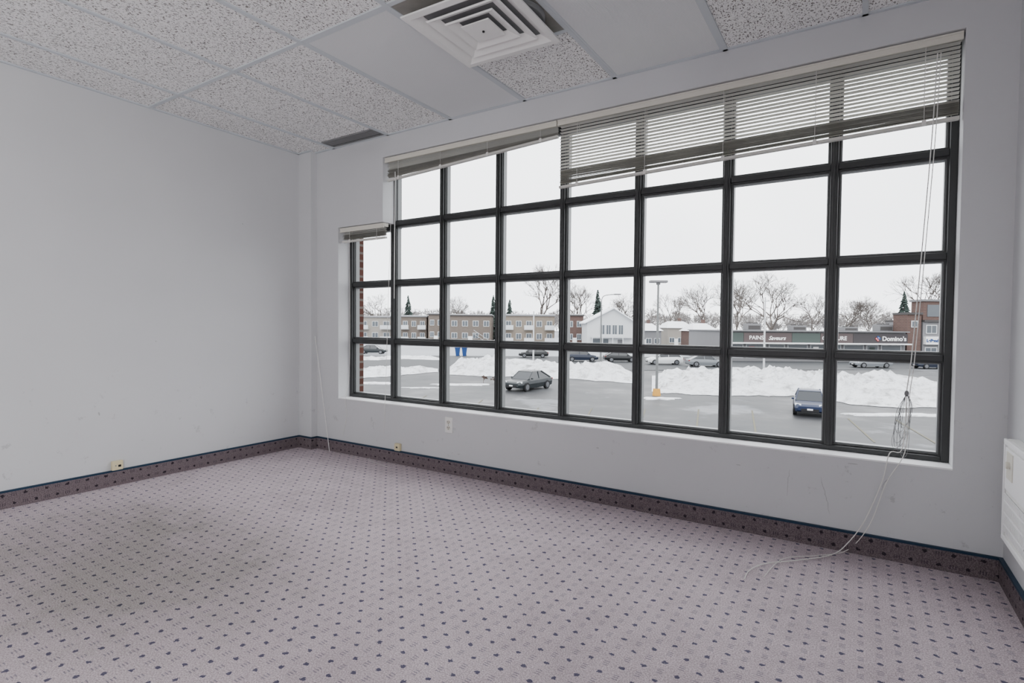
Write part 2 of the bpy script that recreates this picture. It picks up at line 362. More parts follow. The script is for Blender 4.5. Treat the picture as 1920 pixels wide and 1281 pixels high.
# ---------------- window
W=thing('window_1','','',(-1.6,D+FR,zs)); del W['category']; del W['label']; W['kind']='structure'
Vx=[xl]+[m0-mp*k for k in range(6,-1,-1)]+[xr]; Zr=[zr0+zp*k for k in range(5)]
fy0,fy1=D+FR-.035,D+FR+.045; hw=.017
boxes('frame',[(xl,xl+.03,fy0,fy1,zs+.006,zm),(xr-.03,xr,fy0,fy1,zs+.006,zh),(xl+.03,xr-.03,fy0,fy1,zs+.006,zs+.030),(xl+.03,x2,fy0,fy1,zm-.03,zm),(x2,xr-.03,fy0,fy1,zh-.03,zh)],'frame',W,world=True,bevel=.003)
for k,x in enumerate(Vx[1:-1]):
    zt=zh-.03
    boxes('mullion',[(x-hw,x+hw,fy0,fy1,zs+.030,zt),(x-.006,x+.006,fy0-.008,fy0,zs+.030,zt)] if k else [(x-hw,x+hw,fy0,fy1,zs+.030,zm-.03),(x2,x+hw+.01,fy0,fy1,zm-.03,zt)],'frame',W,world=True,bevel=.003)
for k,z in enumerate(Zr[1:4]):
    for i in range(len(Vx)-1):
        if k==2 and i==0: continue
        a=Vx[i]+(hw if i else .03); b=Vx[i+1]-(hw if i<len(Vx)-2 else .03)
        boxes('rail',[(a,b,fy0+.006,fy1,z-.015,z+.015)],'frame',W,world=True,bevel=.003)
for i in range(len(Vx)-1):
    for r in range(4):
        if i==0 and r==3: continue
        a=Vx[i]+(hw if i else .03); b=Vx[i+1]-(hw if i<len(Vx)-2 else .03)
        z0=(zs+.030) if r==0 else Zr[r]+.015; z1=Zr[r+1]-.015
        if r==3: z1=zh-.03
        if i==0 and r==2: z1=zm-.03
        for nm,w0,w1,ya,yb,mt in (('sash',0,.008,fy0+.018,fy1-.006,'frame'),('glazing_bead',.008,.014,fy0+.032,fy1-.01,'bead')):
            A0,B0,Z0,Z1=a+w0,b-w0,z0+w0,z1-w0; w=w1-w0
            boxes(nm,[(A0,A0+w,ya,yb,Z0,Z1),(B0-w,B0,ya,yb,Z0,Z1),(A0+w,B0-w,ya,yb,Z0,Z0+w),(A0+w,B0-w,ya,yb,Z1-w,Z1)],mt,W,world=True)

# ---------------- blinds
def blind(name,label,xa,xb,ztop,zbl,zbr,n,nstack,stl=.09,str_=.07,tilt=12,jit=3):
    yc=D+.045
    th=thing(name,label,'window blind',((xa+xb)/2,yc,ztop),group='aluminium blinds across the window')
    hr=.028
    boxes('headrail',[(xa,xb,yc-.022,yc+.022,ztop-hr,ztop)],'cream2',th,world=True,bevel=.002)
    boxes('valance',[(xa,xb,yc-.030,yc-.024,ztop-.038,ztop-.002),(xa,xb,yc-.033,yc-.030,ztop-.012,ztop-.004),(xa,xb,yc-.033,yc-.030,ztop-.036,ztop-.028)],'cream2',th,world=True)
    z1=ztop-hr-.012
    def slat(bm,zl,zr,tl,sag=0,yo=0,w=.0125):
        seg=3; nx=6
        rows=[]
        for s in range(seg+1):
            q=-w+2*w*s/seg; dz=q*math.sin(tl); dy=q*math.cos(tl)+yo; cv=.002*(1-(q/w)**2)
            rows.append([bm.verts.new((xa+.006+(xb-xa-.012)*j/nx,yc+dy,zl+(zr-zl)*j/nx+dz+cv-sag*math.sin(math.pi*j/nx))) for j in range(nx+1)])
        for s in range(seg):
            for j in range(nx): bm.faces.new((rows[s][j],rows[s][j+1],rows[s+1][j+1],rows[s+1][j]))
    bm=BM()
    for k in range(n):
        u=k/max(1,n-1)
        zl=z1+(zbl+stl-z1)*u; zr=z1+(zbr+str_-z1)*u
        slat(bm,zl,zr,math.radians(tilt+random.uniform(-jit,jit)),random.uniform(0,.002))
    o=obj('slats',bm,'cream',th,world=True)
    so=o.modifiers.new('s','SOLIDIFY'); so.thickness=.0008
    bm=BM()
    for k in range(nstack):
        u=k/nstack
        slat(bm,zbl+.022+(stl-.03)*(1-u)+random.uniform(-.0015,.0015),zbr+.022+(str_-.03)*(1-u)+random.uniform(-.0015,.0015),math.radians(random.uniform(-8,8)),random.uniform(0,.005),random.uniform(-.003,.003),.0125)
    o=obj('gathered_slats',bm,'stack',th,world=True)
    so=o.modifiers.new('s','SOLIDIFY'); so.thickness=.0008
    bm=BM(); A=[(xa+.004,zbl),(xb-.004,zbr)]
    vs=[]
    for x,z in A:
        vs.append([bm.verts.new((x,yc+dy,z+dz)) for dy,dz in ((-.012,0),(.012,0),(.012,.014),(-.012,.014))])
    for k in range(4): bm.faces.new((vs[0][k],vs[0][(k+1)%4],vs[1][(k+1)%4],vs[1][k]))
    bm.faces.new(vs[0]); bm.faces.new(vs[1])
    obj('bottom_rail',bm,'cream',th,world=True)
    nl=max(2,round((xb-xa)/.42))
    for k in range(nl):
        u=(k+.3)/(nl-.4); x=xa+(xb-xa)*u; zb=zbl+(zbr-zbl)*u
        bm=BM(); tube(bm,[(x,yc-.0135,z1+.01),(x,yc-.0135,zb+.012)],.0011,4); tube(bm,[(x,yc+.0135,z1+.01),(x,yc+.0135,zb+.012)],.0011,4)
        box(bm,x-.008,x+.008,yc-.017,yc-.0125,zb-.004,zb+.02)
        obj('ladder_cord',bm,'cord',th,world=True)
    return th
xm=onY(1048,300,D+.045).x
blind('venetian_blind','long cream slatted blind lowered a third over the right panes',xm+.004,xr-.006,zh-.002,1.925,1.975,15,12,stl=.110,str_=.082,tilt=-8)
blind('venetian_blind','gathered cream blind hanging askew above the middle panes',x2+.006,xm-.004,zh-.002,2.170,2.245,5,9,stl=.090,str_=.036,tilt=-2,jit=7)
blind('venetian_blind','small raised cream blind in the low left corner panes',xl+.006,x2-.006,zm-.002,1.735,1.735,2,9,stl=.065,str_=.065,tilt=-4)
Yc=D+.012
def pc(px,py,Y=D-.012): return onY(px,py,Y)
main=[pc(1758,100,Yc),pc(1748,250,Yc),pc(1733,420,Yc),pc(1720,560,Yc),pc(1708,680,Yc),pc(1700,735,Yc),pc(1698,790,Yc),pc(1690,845,D-.01),pc(1668,850,D-.02),pc(1655,900,D-.03),pc(1622,975,D-.04),pc(1590,1018,D-.05)]
g=[gnd(1560,1040,.012),gnd(1500,1050,.010),gnd(1435,1057,.010),gnd(1405,1070,.008),gnd(1396,1086,.006)]
main2=[p+Vector((.012,0,0)) for p in main[:6]]+[pc(1703,780,Yc),pc(1696,850,D-.01),pc(1662,905,D-.025),pc(1630,985,D-.04),gnd(1588,1032,.010),gnd(1530,1042,.010),gnd(1468,1048,.008),gnd(1432,1082,.006)]
th=thing('lift_cord','long knotted white blind cord hanging past the sill onto the carpet','cord',main[0])
bm=BM(); tube(bm,spline(main+g,6),.0022,5); obj('strand',bm,'cord',th,world=True)
bm=BM(); tube(bm,spline(main2,6),.0018,5); obj('strand',bm,'cord',th,world=True)
bm=BM()
for k in range(7):
    a=k*.9; w_=6+5*((k*37)%5)/4; bt=790+((k*53)%7)*9; xo=-4-((k*29)%5)*4
    tube(bm,spline([pc(1700,736,Yc),pc(1700+w_,765,Yc),pc(1702+w_*.4+xo*.5,bt,Yc),pc(1694+xo*.8,bt+12,Yc),pc(1690+xo*.6,bt-25,Yc),pc(1698,742,Yc)],5),.0010,4)
tube(bm,spline([pc(1700,738,Yc),pc(1688,770,Yc),pc(1672,826,D-.012),pc(1682,842,D-.012),pc(1697,800,Yc),pc(1702,745,Yc)],5),.0010,4)
obj('tangle',bm,'vent',th,world=True)
bm=BM(); bmesh.ops.create_icosphere(bm,subdivisions=2,radius=.009,matrix=Matrix.Translation(pc(1700,738,Yc))@Matrix.Diagonal((1,1,1.6,1))); obj('knot',bm,'vent',th,world=True)
def simplecord(name,label,pts,r=.0015):
    bm=BM(); P=spline(pts,6); o=Vector(P[0]); tube(bm,[p-o for p in P],r,5); q=obj(name,bm,'cord'); q.location=o; return tag(q,label,'cord')
simplecord('lift_cord','thin white cord hanging from the small corner blind down past the sill',[pc(655,452,Yc),pc(656,560,Yc),pc(655,700,Yc),pc(648,745,D-.008),pc(650,780,D-.006),pc(643,815,D-.006)])
simplecord('lift_cord','thin white cord from the gathered middle blind looping onto the carpet',[pc(735,345,Yc),pc(730,500,Yc),pc(724,700,Yc),pc(722,752,D-.008),pc(720,800,D-.018),gnd(715,852,.02),gnd(702,858,.004),gnd(690,862,.004),gnd(728,876,.004)])
bm=BM(); a=pc(741,322,Yc+.0); b=pc(739,560,Yc); tube(bm,[(0,0,0),b-a],.0028,6); q=obj('tilt_wand',bm,'white'); q.location=a; tag(q,'slim clear tilt wand hanging below the gathered middle blind','tilt wand')
a=Vector((xc+.012,D-.03,.96)); b=Vector((gnd(622,846,0).x,D-.035,.002)); bm=BM(); tube(bm,[(0,0,0),b-a],.0025,6); q=obj('tilt_wand',bm,'white'); q.location=a; tag(q,'loose white wand leaning in the room corner beside the column','tilt wand')
# ---------------- outlets
p=onY(842,797,D)
th=thing('wall_outlet','white duplex electrical outlet on the wall below the window','outlet',(p.x,D,p.z))
bm=BM(); box(bm,-.034,.034,-.006,0,-.056,.056); obj('cover_plate',bm,'white',th,bevel=.003)
for s in (-1,1):
    bm=BM(); cyl(bm,(0,-.0075,s*.02),.0165,.003,'y',20); so=obj('socket',bm,'cream2',th)
    bm=BM(); box(bm,-.009,-.005,-.0098,-.009,s*.02-.002,s*.02+.008); box(bm,.005,.009,-.0098,-.009,s*.02-.002,s*.02+.008); cyl(bm,(0,-.0094,s*.02-.008),.003,.0008,'y',10); obj('slots',bm,'black',so)
bm=BM(); cyl(bm,(0,-.0075,0),.003,.002,'y',10); obj('screw',bm,'vent',th)
p=onY(748,838,D)
th=thing('phone_jack','small ivory phone jack box above the baseboard under the window','phone jack',(p.x,D,p.z))
bm=BM(); box(bm,-.028,.028,-.024,0,-.028,.028); obj('cover',bm,'ivory',th,bevel=.005)
bm=BM(); box(bm,-.008,.008,-.0255,-.0242,-.006,.006); obj('port',bm,'black',th)
p=onX(218,872,Xw)
th=thing('phone_jack','ivory phone jack box low on the bare left wall','phone jack',(Xw,p.y,p.z))
bm=BM(); box(bm,0,.024,-.032,.032,-.030,.030); obj('cover',bm,'ivory',th,bevel=.005)
bm=BM(); box(bm,.0242,.0255,.002,.018,-.010,.004); obj('port',bm,'black',th)
bm=BM(); cyl(bm,(.0245,-.012,.0),.004,.002,'x',10); obj('screw',bm,'vent',th)
# wall heater
y1=2.80; y0=y1-.36
th=thing('wall_heater','white metal wall heater with knob and louvred grille on the right wall','heater',(xR,(y0+y1)/2,.25))
def wb(l): return [(xR+a,xR+b,c,d,e_,f_) for a,b,c,d,e_,f_ in l]
boxes('housing',wb([(-.040,0,y0,y1,.25,.64)]),'white',th,world=True,bevel=.006)
boxes('trim_frame',wb([(-.048,-.040,y0,y1,.62,.64),(-.048,-.040,y0,y1,.25,.268),(-.048,-.040,y1-.014,y1,.268,.62),(-.048,-.040,y0,y0+.014,.268,.62)]),'sill',th,world=True,bevel=.002)
boxes('front_panel',wb([(-.046,-.040,y0+.02,y1-.02,.45,.61)]),'sill',th,world=True,bevel=.002)
boxes('grille',wb([(-.046,-.041,y0+.03+k*.016,y0+.039+k*.016,.285,.43) for k in range(20)]+[(-.047,-.044,y0+.03,y1-.03,z_,z_+.006) for z_ in (.31,.355,.40)]),'sill',th,world=True)
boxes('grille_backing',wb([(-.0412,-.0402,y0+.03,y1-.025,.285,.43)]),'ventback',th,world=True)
boxes('switch_plate',wb([(-.049,-.046,y1-.15,y1-.06,.50,.60)]),'cream2',th,world=True)
bm=BM(); cyl(bm,(xR-.054,y1-.105,.555),.013,.010,'x',20); obj('knob',bm,'cream2',th,world=True)

# ---------------- outside
def sd(s,d,z=G):
    F0=Vector((-math.sin(YAW),math.cos(YAW),0)); return Vector((0,0,z))+R0*s+F0*d
def plane(name,pts,m,z=None):
    bm=BM(); vs=[bm.verts.new((p.x,p.y,p.z if z is None else z)) for p in pts]; bm.faces.new(vs); return obj(name,bm,m)
struct(plane('ground_1',[Vector((-300,D+T2+.02,0)),Vector((200,D+T2+.02,0)),Vector((200,500,0)),Vector((-400,500,0))],'asphalt',G))
struct(plane('ground_2',[gnd(0,694),gnd(2300,694),sd(500,460),sd(-500,460)],'dirtysnow',G+.02))
struct(plane('road_1',[gnd(0,708),gnd(900,696),gnd(2300,692),gnd(2300,676),gnd(900,668),gnd(0,662)],'street',G+.04))
for i,(a,b) in enumerate([((1010,765),(985,800)),((1110,766),(1090,800)),((1210,768),(1195,810)),((1310,768),(1305,815)),((1410,770),(1420,830)),((1590,785),(1640,830)),((1680,788),(1760,835)),((800,742),(760,765)),((905,750),(875,775))]):
    p,q=gnd(*a),gnd(*b); dv=(q-p).normalized(); n=Vector((-dv.y,dv.x,0))*.045
    o=plane('parking_line',[p+n-p,q+n-p,q-n-p,p-n-p],'linep',0); o.location=(p.x,p.y,G+.015)
    tag(o,'faded yellow parking bay line on the wet asphalt','parking line','parking bay lines')
def snowbank(name,label,pts,wid,seed=0,end0=True,end1=True):
    P=[(gnd(a,b),h) for a,b,h in pts]
    N=len(P); n=max(20,int(sum((P[i+1][0]-P[i][0]).length for i in range(N-1))/.35)); m_=40
    bm=BM(); rows=[]; o=P[0][0].copy()
    for i in range(n+1):
        u=i/n*(N-1); k=min(int(u),N-2); t_=u-k
        p=P[k][0].lerp(P[k+1][0],t_); h=P[k][1]*(1-t_)+P[k+1][1]*t_
        end=min(1,min(i,n-i)/5)
        away=(p-CAM); away.z=0; away.normalize()
        row=[]
        for j in range(m_+1):
            v=j/m_; ww=wid*(1+.25*noise.noise(Vector((i*.09,seed,3))))
            q=p+away*(v*ww+(1.3*noise.noise(Vector((i*.14,seed,7)))+.5*noise.noise(Vector((i*.5,seed,8))))*(1-v))
            rise=min(1,v/.22); rise=rise*rise*(3-2*rise); fall=min(1,(1-v)/.2); fall=fall*fall*(3-2*fall)
            pr=rise*fall*(.55+.45*v)
            nz=.70+.42*noise.noise(Vector((q.x*.3,q.y*.3,seed)))+.32*noise.noise(Vector((q.x*.9,q.y*.9,seed+2)))+.30*noise.noise(Vector((q.x*2.3,q.y*2.3,seed)))+.18*noise.noise(Vector((q.x*5,q.y*5,seed)))
            row.append(bm.verts.new((q.x-o.x,q.y-o.y,h*pr*nz*end*1.1)))
        rows.append(row)
    for i in range(n):
        for j in range(m_): bm.faces.new((rows[i][j],rows[i+1][j],rows[i+1][j+1],rows[i][j+1]))
    ob=obj(name,bm,'banksnow',smooth=True); ob.location=(o.x,o.y,G+.03); return tag(ob,label,'snow bank')
snowbank('snow_bank','longest ploughed snow bank edging the car park right of the lamp post',[(1222,735,.8),(1275,740,1.2),(1340,742,1.4),(1450,743,1.6),(1530,747,1.6),(1600,760,1.6),(1770,768,1.5),(2050,775,1.4)],14,1)
snowbank('snow_bank','lumpy snow bank behind the charcoal hatchback',[(838,702,1.5),(900,706,1.8),(950,707,1.7),(1040,710,1.5),(1110,714,1.4),(1196,720,1.0)],9,5)
snowbank('snow_bank','low snow ridge at the far left beside the brick window edge',[(560,716,.8),(640,712,.9),(735,706,.9),(822,698,.5)],5,9)
snowbank('snow_bank','thin far snow strip along the street in front of the apartments',[(600,676,.5),(700,676,.5),(760,674,.4),(828,676,.5)],5,12)
def patch(px,py,rx,ry,label,seed):
    c=gnd(px,py); bm=BM(); vs=[]
    for k in range(40):
        a=k/40*2*math.pi; r=1+.7*noise.noise(Vector((math.cos(a)*2,math.sin(a)*2,seed)))
        v=R0*math.cos(a)*rx*r+Vector((-R0.y,R0.x,0))*math.sin(a)*ry*r; vs.append(bm.verts.new((v.x,v.y,0)))
    bm.faces.new(vs); r_=bmesh.ops.extrude_face_region(bm,geom=bm.faces[:]); 
    for g_ in r_['geom']:
        if isinstance(g_,bmesh.types.BMVert): g_.co.z=.05; g_.co.x*=.94; g_.co.y*=.94
    o=obj('snow_patch',bm,'banksnow'); o.location=(c.x,c.y,G+.006); tag(o,label,'snow patch')
patch(868,722,2.2,.7,'flat snow patch on the asphalt left of the charcoal hatchback',1)
patch(1238,748,1.2,.6,'trampled snow around the yellow lamp post base',2)
patch(1700,779,3.6,.5,'thin snow patch on asphalt right of the blue sedan',3)
patch(700,719,2.0,.9,'small snow patch in the far left panes',4)
patch(792,728,1.4,.3,'narrow slush streak on the asphalt in the second pane column',6)

# cars
def loft(bm,secs):
    R=[[bm.verts.new(p) for p in s] for s in secs]
    for i in range(len(R)-1):
        for k in range(len(R[0])): bm.faces.new((R[i][k],R[i][(k+1)%len(R[0])],R[i+1][(k+1)%len(R[0])],R[i+1][k]))
    bm.faces.new(R[0]); bm.faces.new(R[-1])
def car(name,label,loc,heading,pm,kind='suv',sc=1):
    hd=R0*heading[0]+Vector((-R0.y,R0.x,0))*heading[1]
    th=thing(name,label,'car',(loc.x,loc.y,G+.045 if kind!='near' else G),math.atan2(hd.y,hd.x))
    th.scale=(sc,sc,sc)
    suv=kind in('suv',)
    top=1.68 if suv else 1.5; belt=1.0 if suv else .93
    S=[(-2.3,.42,.78,.78),(-2.22,.28,belt-.02,.88),(-1.5,.22,belt+.02,.92),(0,.2,belt,.93),(.95,.22,belt-.03,.92),(1.6,.23,belt-.1,.9),(2.1,.28,.76,.84),(2.28,.36,.66,.72)]
    bm=BM(); secs=[]
    for x,zb,zt,w in S:
        mz=(zb+zt)/2
        secs.append([(x,-w*.93,zb),(x,-w,mz),(x,-w*.97,zt-.1),(x,-w*.86,zt),(x,w*.86,zt),(x,w*.97,zt-.1),(x,w,mz),(x,w*.93,zb)])
    loft(bm,secs); obj('body',bm,pm,th,smooth=False,bevel=.03)
    rb,rf=(-2.05,-1.5) if suv else (-2.0,-.9)
    ff,ft=1.15,.35
    bm=BM(); loft(bm,[[(rb,-.8,belt-.02),(ff,-.82,belt-.04),(ff,.82,belt-.04),(rb,.8,belt-.02)],[(rf,-.62,top-.04),(ft,-.64,top-.04),(ft,.64,top-.04),(rf,.62,top-.04)]]); obj('glasshouse',bm,'carglass',th)
    bm=BM(); loft(bm,[[(rf-.06,-.65,top-.06),(ft+.06,-.67,top-.06),(ft+.06,.67,top-.06),(rf-.06,.65,top-.06)],[(rf+.08,-.56,top),(ft-.12,-.58,top),(ft-.12,.58,top),(rf+.08,.56,top)]]); obj('roof',bm,pm,th)
    for s in(-1,1):
        for pts_,r_ in (([(ff,s*.82,belt-.04),(ft,s*.65,top-.04)],.035),([(rb,s*.8,belt-.02),(rf,s*.63,top-.04)],.06),([(-.35,s*.82,belt-.04),(-.4,s*.645,top-.04)],.035)):
            bm=BM(); tube(bm,pts_,r_,5); obj('pillar',bm,pm,th)
    for x in(-1.4,1.42):
        for s in(-1,1):
            bm=BM(); cyl(bm,(x,s*.84,.34),.34,.22,'y',20); w=obj('wheel',bm,'tire',th)
            bm=BM(); cyl(bm,(x,s*.95,.34),.22,.02,'y',14); obj('hub',bm,'hub',w)
    for s in(-1,1):
        bm=BM(); loft(bm,[[(2.12,s*.5,.66),(2.12,s*.5,.78),(1.95,s*.84,.8),(1.95,s*.84,.68)],[(2.25,s*.5,.62),(2.22,s*.5,.72),(2.0,s*.86,.76),(2.02,s*.86,.66)]]); obj('headlight',bm,'lampw',th)
        bm=BM(); box(bm,-2.3,-2.15,min(s*.5,s*.86),max(s*.5,s*.86),.72,.84); obj('taillight',bm,'lampr',th)
        bm=BM(); box(bm,.78,.92,min(s*.9,s*1.05),max(s*.9,s*1.05),belt-.02,belt+.1); obj('mirror',bm,pm,th,bevel=.02)
    bm=BM(); box(bm,2.2,2.3,-.5,.5,.32,.5); obj('grille',bm,'tire',th)
    bm=BM(); box(bm,2.3,2.315,-.16,.16,.42,.52); obj('licence_plate',bm,'signwhite',th)
    return th
def gpt(px,d): p=atd(px,640,d); return Vector((p.x,p.y,G))
car('parked_car','charcoal hatchback parked alone on the asphalt before the snow bank',gpt(991,42.3),(-.6,-.8),'p_dark','near',.97)
car('parked_car','blue sedan facing the building with its nose towards the window',gpt(1520,31.8),(-.46,-.89),'p_blue','near',.88)
for px,py,h,pm,kd,lb in [(1245,684,-1,'p_white','suv','white sport utility car on the street left of the strip of shops'),
  (1090,678,1,'p_navy','suv','dark blue car parked in front of the white gabled house'),
  (1163,679,1,'p_black','sedan','black car between the dark blue car and the lamp post'),
  (1000,671,-1,'p_black','sedan','dark car behind the snow bank in front of the balcony apartments'),
  (1322,688,1,'p_silver','sedan','silver car mostly hidden by the snow bank beside the white sport utility car'),
  (1632,690,-1,'p_silver','sedan','silver car parked below the pizza shop front'),
  (1748,692,-1,'p_navy','sedan','dark blue car at the far right below the restaurant sign'),
  (700,664,1,'p_dark','sedan','grey car on the far left street before the long low apartments')]:
    car('parked_car',lb,gnd(px,py),(h,0),pm,kd)
# lamp post
b=gnd(1231,742); hpx=CZ+(613-530)*((b-CAM).dot(Fv))/f-G
th=thing('lamp_post','tall parking lot lamp post with flat double head and yellow base','lamp post',b,YAW)
bm=BM(); tube(bm,[(0,0,0),(0,0,.5)],[.30,.25],16); obj('base',bm,'yellow',th)
bm=BM(); tube(bm,[(0,0,.5),(0,0,hpx)],[.1,.07],10); obj('pole',bm,'pole',th)
bm=BM(); box(bm,-.62,.62,-.25,.25,hpx,hpx+.16); box(bm,-.12,.12,-.12,.12,hpx-.15,hpx); obj('lamp_head',bm,'graypaint',th,bevel=.03)
def streetlamp(px,pyb,pyt,label,arm=1.6,curve=True):
    b=gnd(px,pyb); d=(b-CAM).dot(Fv); h=CZ+(613-pyt)*d/f-G
    th=thing('street_lamp',label,'street lamp',b,YAW)
    bm=BM(); tube(bm,[(0,0,0),(0,0,h-.8)],[.12,.07],8); obj('pole',bm,'pole',th)
    bm=BM(); tube(bm,spline([(0,0,h-.8),(arm*.2,0,h-.2),(arm,0,h)],5),.05,6); obj('arm',bm,'pole',th)
    bm=BM(); box(bm,arm-.1,arm+.7,-.15,.15,h-.08,h+.06); obj('lamp_head',bm,'graypaint',th,bevel=.02)
streetlamp(1126,690,552,'curved arm street lamp before the white gabled house')
def upole(px,pyb,pyt,label):
    b=gnd(px,pyb); d=(b-CAM).dot(Fv); h=CZ+(613-pyt)*d/f-G
    th=thing('utility_pole',label,'utility pole',b,YAW)
    bm=BM(); tube(bm,[(0,0,0),(0,0,h)],[.12,.08],8); obj('pole',bm,'whitepaint',th)
    bm=BM(); box(bm,-.5,.5,-.06,.06,h-.5,h-.4); obj('crossarm',bm,'whitepaint',th)
upole(1432,696,555,'slim pale pole rising in front of the bakery sign')
upole(1000,680,585,'slim pale pole in front of the balcony apartments')
def bldg(name,label,cat,px0,px1,ytop,d,wall,deep=10,roof='graypaint',rows=(),snow=True):
    a=atd(px0,ytop,d); w=(px1-px0)/f*d; h=a.z-G
    th=thing(name,label,cat,(a.x,a.y,G),YAW)
    bm=BM(); box(bm,0,w,0,deep,0,h-.35); obj('wall',bm,wall,th)
    bm=BM(); box(bm,-.25,w+.25,-.35,deep+.2,h-.35,h); obj('roof',bm,roof,th)
    if snow:
        bm=BM(); box(bm,-.1,w+.1,-.2,deep,h,h+.12); obj('roof_snow',bm,'snow',th)
    return th,w,h
def win(th,x,z,w,h,pane='glassd'):
    bm=BM(); box(bm,x-w/2,x+w/2,-.1,-.02,z,z+h); o=obj('window',bm,'whitepaint',th)
    bm=BM(); box(bm,x-w/2+.12,x-.05,-.12,-.1,z+.12,z+h-.12); box(bm,x+.05,x+w/2-.12,-.12,-.1,z+.12,z+h-.12); obj('pane',bm,pane,o)
def balc(th,x,z,w):
    bm=BM(); box(bm,x-w/2,x+w/2,-1.4,0,z-.15,z); box(bm,x-w/2,x+w/2,-1.42,-1.36,z+.05,z+1.0); obj('balcony',bm,'whitepaint',th)
def door(th,x,w=1.0,h=2.1,m='signwhite',z=0):
    bm=BM(); box(bm,x-w/2,x+w/2,-.08,0,z,z+h); obj('door',bm,m,th)
A=[('long low grey apartment block with white balconies at the far left',672,735,593,150,'beige',3,True),
   ('brown brick apartment block left of the one with the staircase',752,800,592,145,'brown_brick',3,True),
   ('taller brown brick apartment block seen through the second column of panes',803,832,588,143,'brown_brick',2,False),
   ('apartment block with dark flat roof and outside staircase',842,922,590,140,'brown_brick',4,False),
   ('beige brick apartment block with stacked white balconies',944,1040,590,135,'beige_brick',5,True),
   ('narrow rust brick apartment block left of the white gabled house',1062,1094,590,132,'rust_brick',2,False)]
for lb,a,b,yt,d,wm,nw,bal in A:
    th,w,h=bldg('apartment_building',lb,'apartment building',a,b,yt,d,wm,12,'graypaint' if bal else 'roofd')
    for r in range(2):
        for k in range(nw):
            x=w*(k+.5)/nw; z=1.0+r*3.1+(h-7.2)*.6
            win(th,x,z+.3,min(1.9,w/nw*.55),1.5)
            if bal and k%2==0: balc(th,x,z-.3,w/nw*.95)
    door(th,w*.5,1.1,2.2,'signwhite')
    if 'outside staircase' in lb:
        bm=BM()
        for k in range(14): box(bm,w-4.5+k*.3,w-4.2+k*.3,-1.6,-.6,2.8-k*.2-.08,2.8-k*.2)
        tube(bm,[(w-4.5,-1.6,3.8),(w-.3,-1.6,1.0)],.05,5); obj('staircase',bm,'whitepaint',th)
# white gabled house
d=120; a=atd(1101,603,d); w=(1190-1101)/f*d; h=a.z-G; pk=atd(1150,579,d).z-G
th=thing('gabled_house','white house with steep front gable and tall glazing','house',(a.x,a.y,G),YAW)
bm=BM()
F_=[(0,0),(w,0),(w,h),(w*.55,pk),(0,h)]
loft(bm,[[(x,0,z) for x,z in F_],[(x,9,z) for x,z in F_]]); obj('wall',bm,'whitepaint',th)
for (xa,za,xb,zb) in ((-.6,h-.45,w*.55,pk),(w*.55,pk,w+.6,h-.5)):
    bm=BM(); loft(bm,[[(xa,-.7,za),(xb,-.7,zb),(xb,-.7,zb+.28),(xa,-.7,za+.28)],[(xa,9.3,za),(xb,9.3,zb),(xb,9.3,zb+.28),(xa,9.3,za+.28)]]); obj('roof',bm,'snow',th)
for x in (.32,.45,.58,.71): win(th,w*x,3.1,1.15,2.3)
bm=BM(); box(bm,.8,w-.5,-1.5,-.02,2.5,2.7); box(bm,.8,w-.5,-1.5,-1.44,2.75,3.3)
for k in range(5): box(bm,.9+k*(w-1.6)/4,1.05+k*(w-1.6)/4,-1.5,-1.35,0,2.5)
obj('porch',bm,'whitepaint',th)
bm=BM(); box(bm,1.2,w*.45,-.1,-.02,.1,2.2); obj('garage_door',bm,'glassd',th); door(th,w*.7,1.1,2.1,'graypaint')
for px0,px1,yt,d,lb,wm in [(1193,1240,612,125,'low grey bungalow just right of the white gabled house','graypaint'),(1252,1300,607,135,'low bungalow with a broad snowy roof left of the strip of shops','beige'),(1302,1345,613,115,'small rust brick bungalow left of the bakery','rust_brick')]:
    a=atd(px0,yt+8,d); w=(px1-px0)/f*d; h=a.z-G; pk=h+1.7
    th=thing('bungalow',lb,'house',(a.x,a.y,G),YAW)
    bm=BM(); box(bm,0,w,0,9,0,h); obj('wall',bm,wm,th)
    bm=BM(); loft(bm,[[(-.4,-.5,h),(w+.4,-.5,h),(w+.4,9.5,h),(-.4,9.5,h)],[(w*.2,4,pk),(w*.8,4,pk),(w*.8,5,pk),(w*.2,5,pk)]]); obj('roof',bm,'snow',th)
    for k in range(3): win(th,w*(k+.5)/3,1.1,1.3,1.3)
    door(th,w*.34,1,2.1)
    bm=BM(); box(bm,w*.6,w*.6+.7,4,4.7,pk-.4,pk+.8); obj('chimney',bm,'rust_brick',th)
# strip of shops
d=80
def wx(px): return (px-1350)/f*d
a=atd(1350,619,d)
th=thing('shop_row','single storey row of shops with a continuous dark sign band','shops',(a.x,a.y,G),YAW)
h=a.z-G; w=wx(1698)
bm=BM(); box(bm,0,w,0,14,0,h-.15); obj('wall',bm,'graypaint',th)
bm=BM(); box(bm,-.2,w+.15,-.7,14.2,h-.15,h); obj('roof_edge',bm,'graypaint',th)
zt,zb=h-.35,h-1.75
for p0,p1,m_,nm in [(1350,1392,'signgreen','sign_panel'),(1392,1482,'signmar','sign_panel'),(1482,1535,'signgreen','sign_panel'),(1535,1596,'signmar','sign_panel'),(1596,1698,'signdark','sign_panel')]:
    bm=BM(); box(bm,wx(p0)+.02,wx(p1)-.02,-.5,0,zb,zt); obj(nm,bm,m_,th)
text('PAINS',.80,'signwhite',(wx(1402),-.52,zb+.42),th,bold=.01)
text('Saveurs',.80,'signwhite',(wx(1438),-.52,zb+.38),th,shear=.4,bold=.01)
text('COIFFURE',.80,'signwhite',(wx(1538),-.52,zb+.42),th,bold=.01)
text("Domino's",.90,'signwhite',(wx(1650),-.52,zb+.38),th,bold=.02)
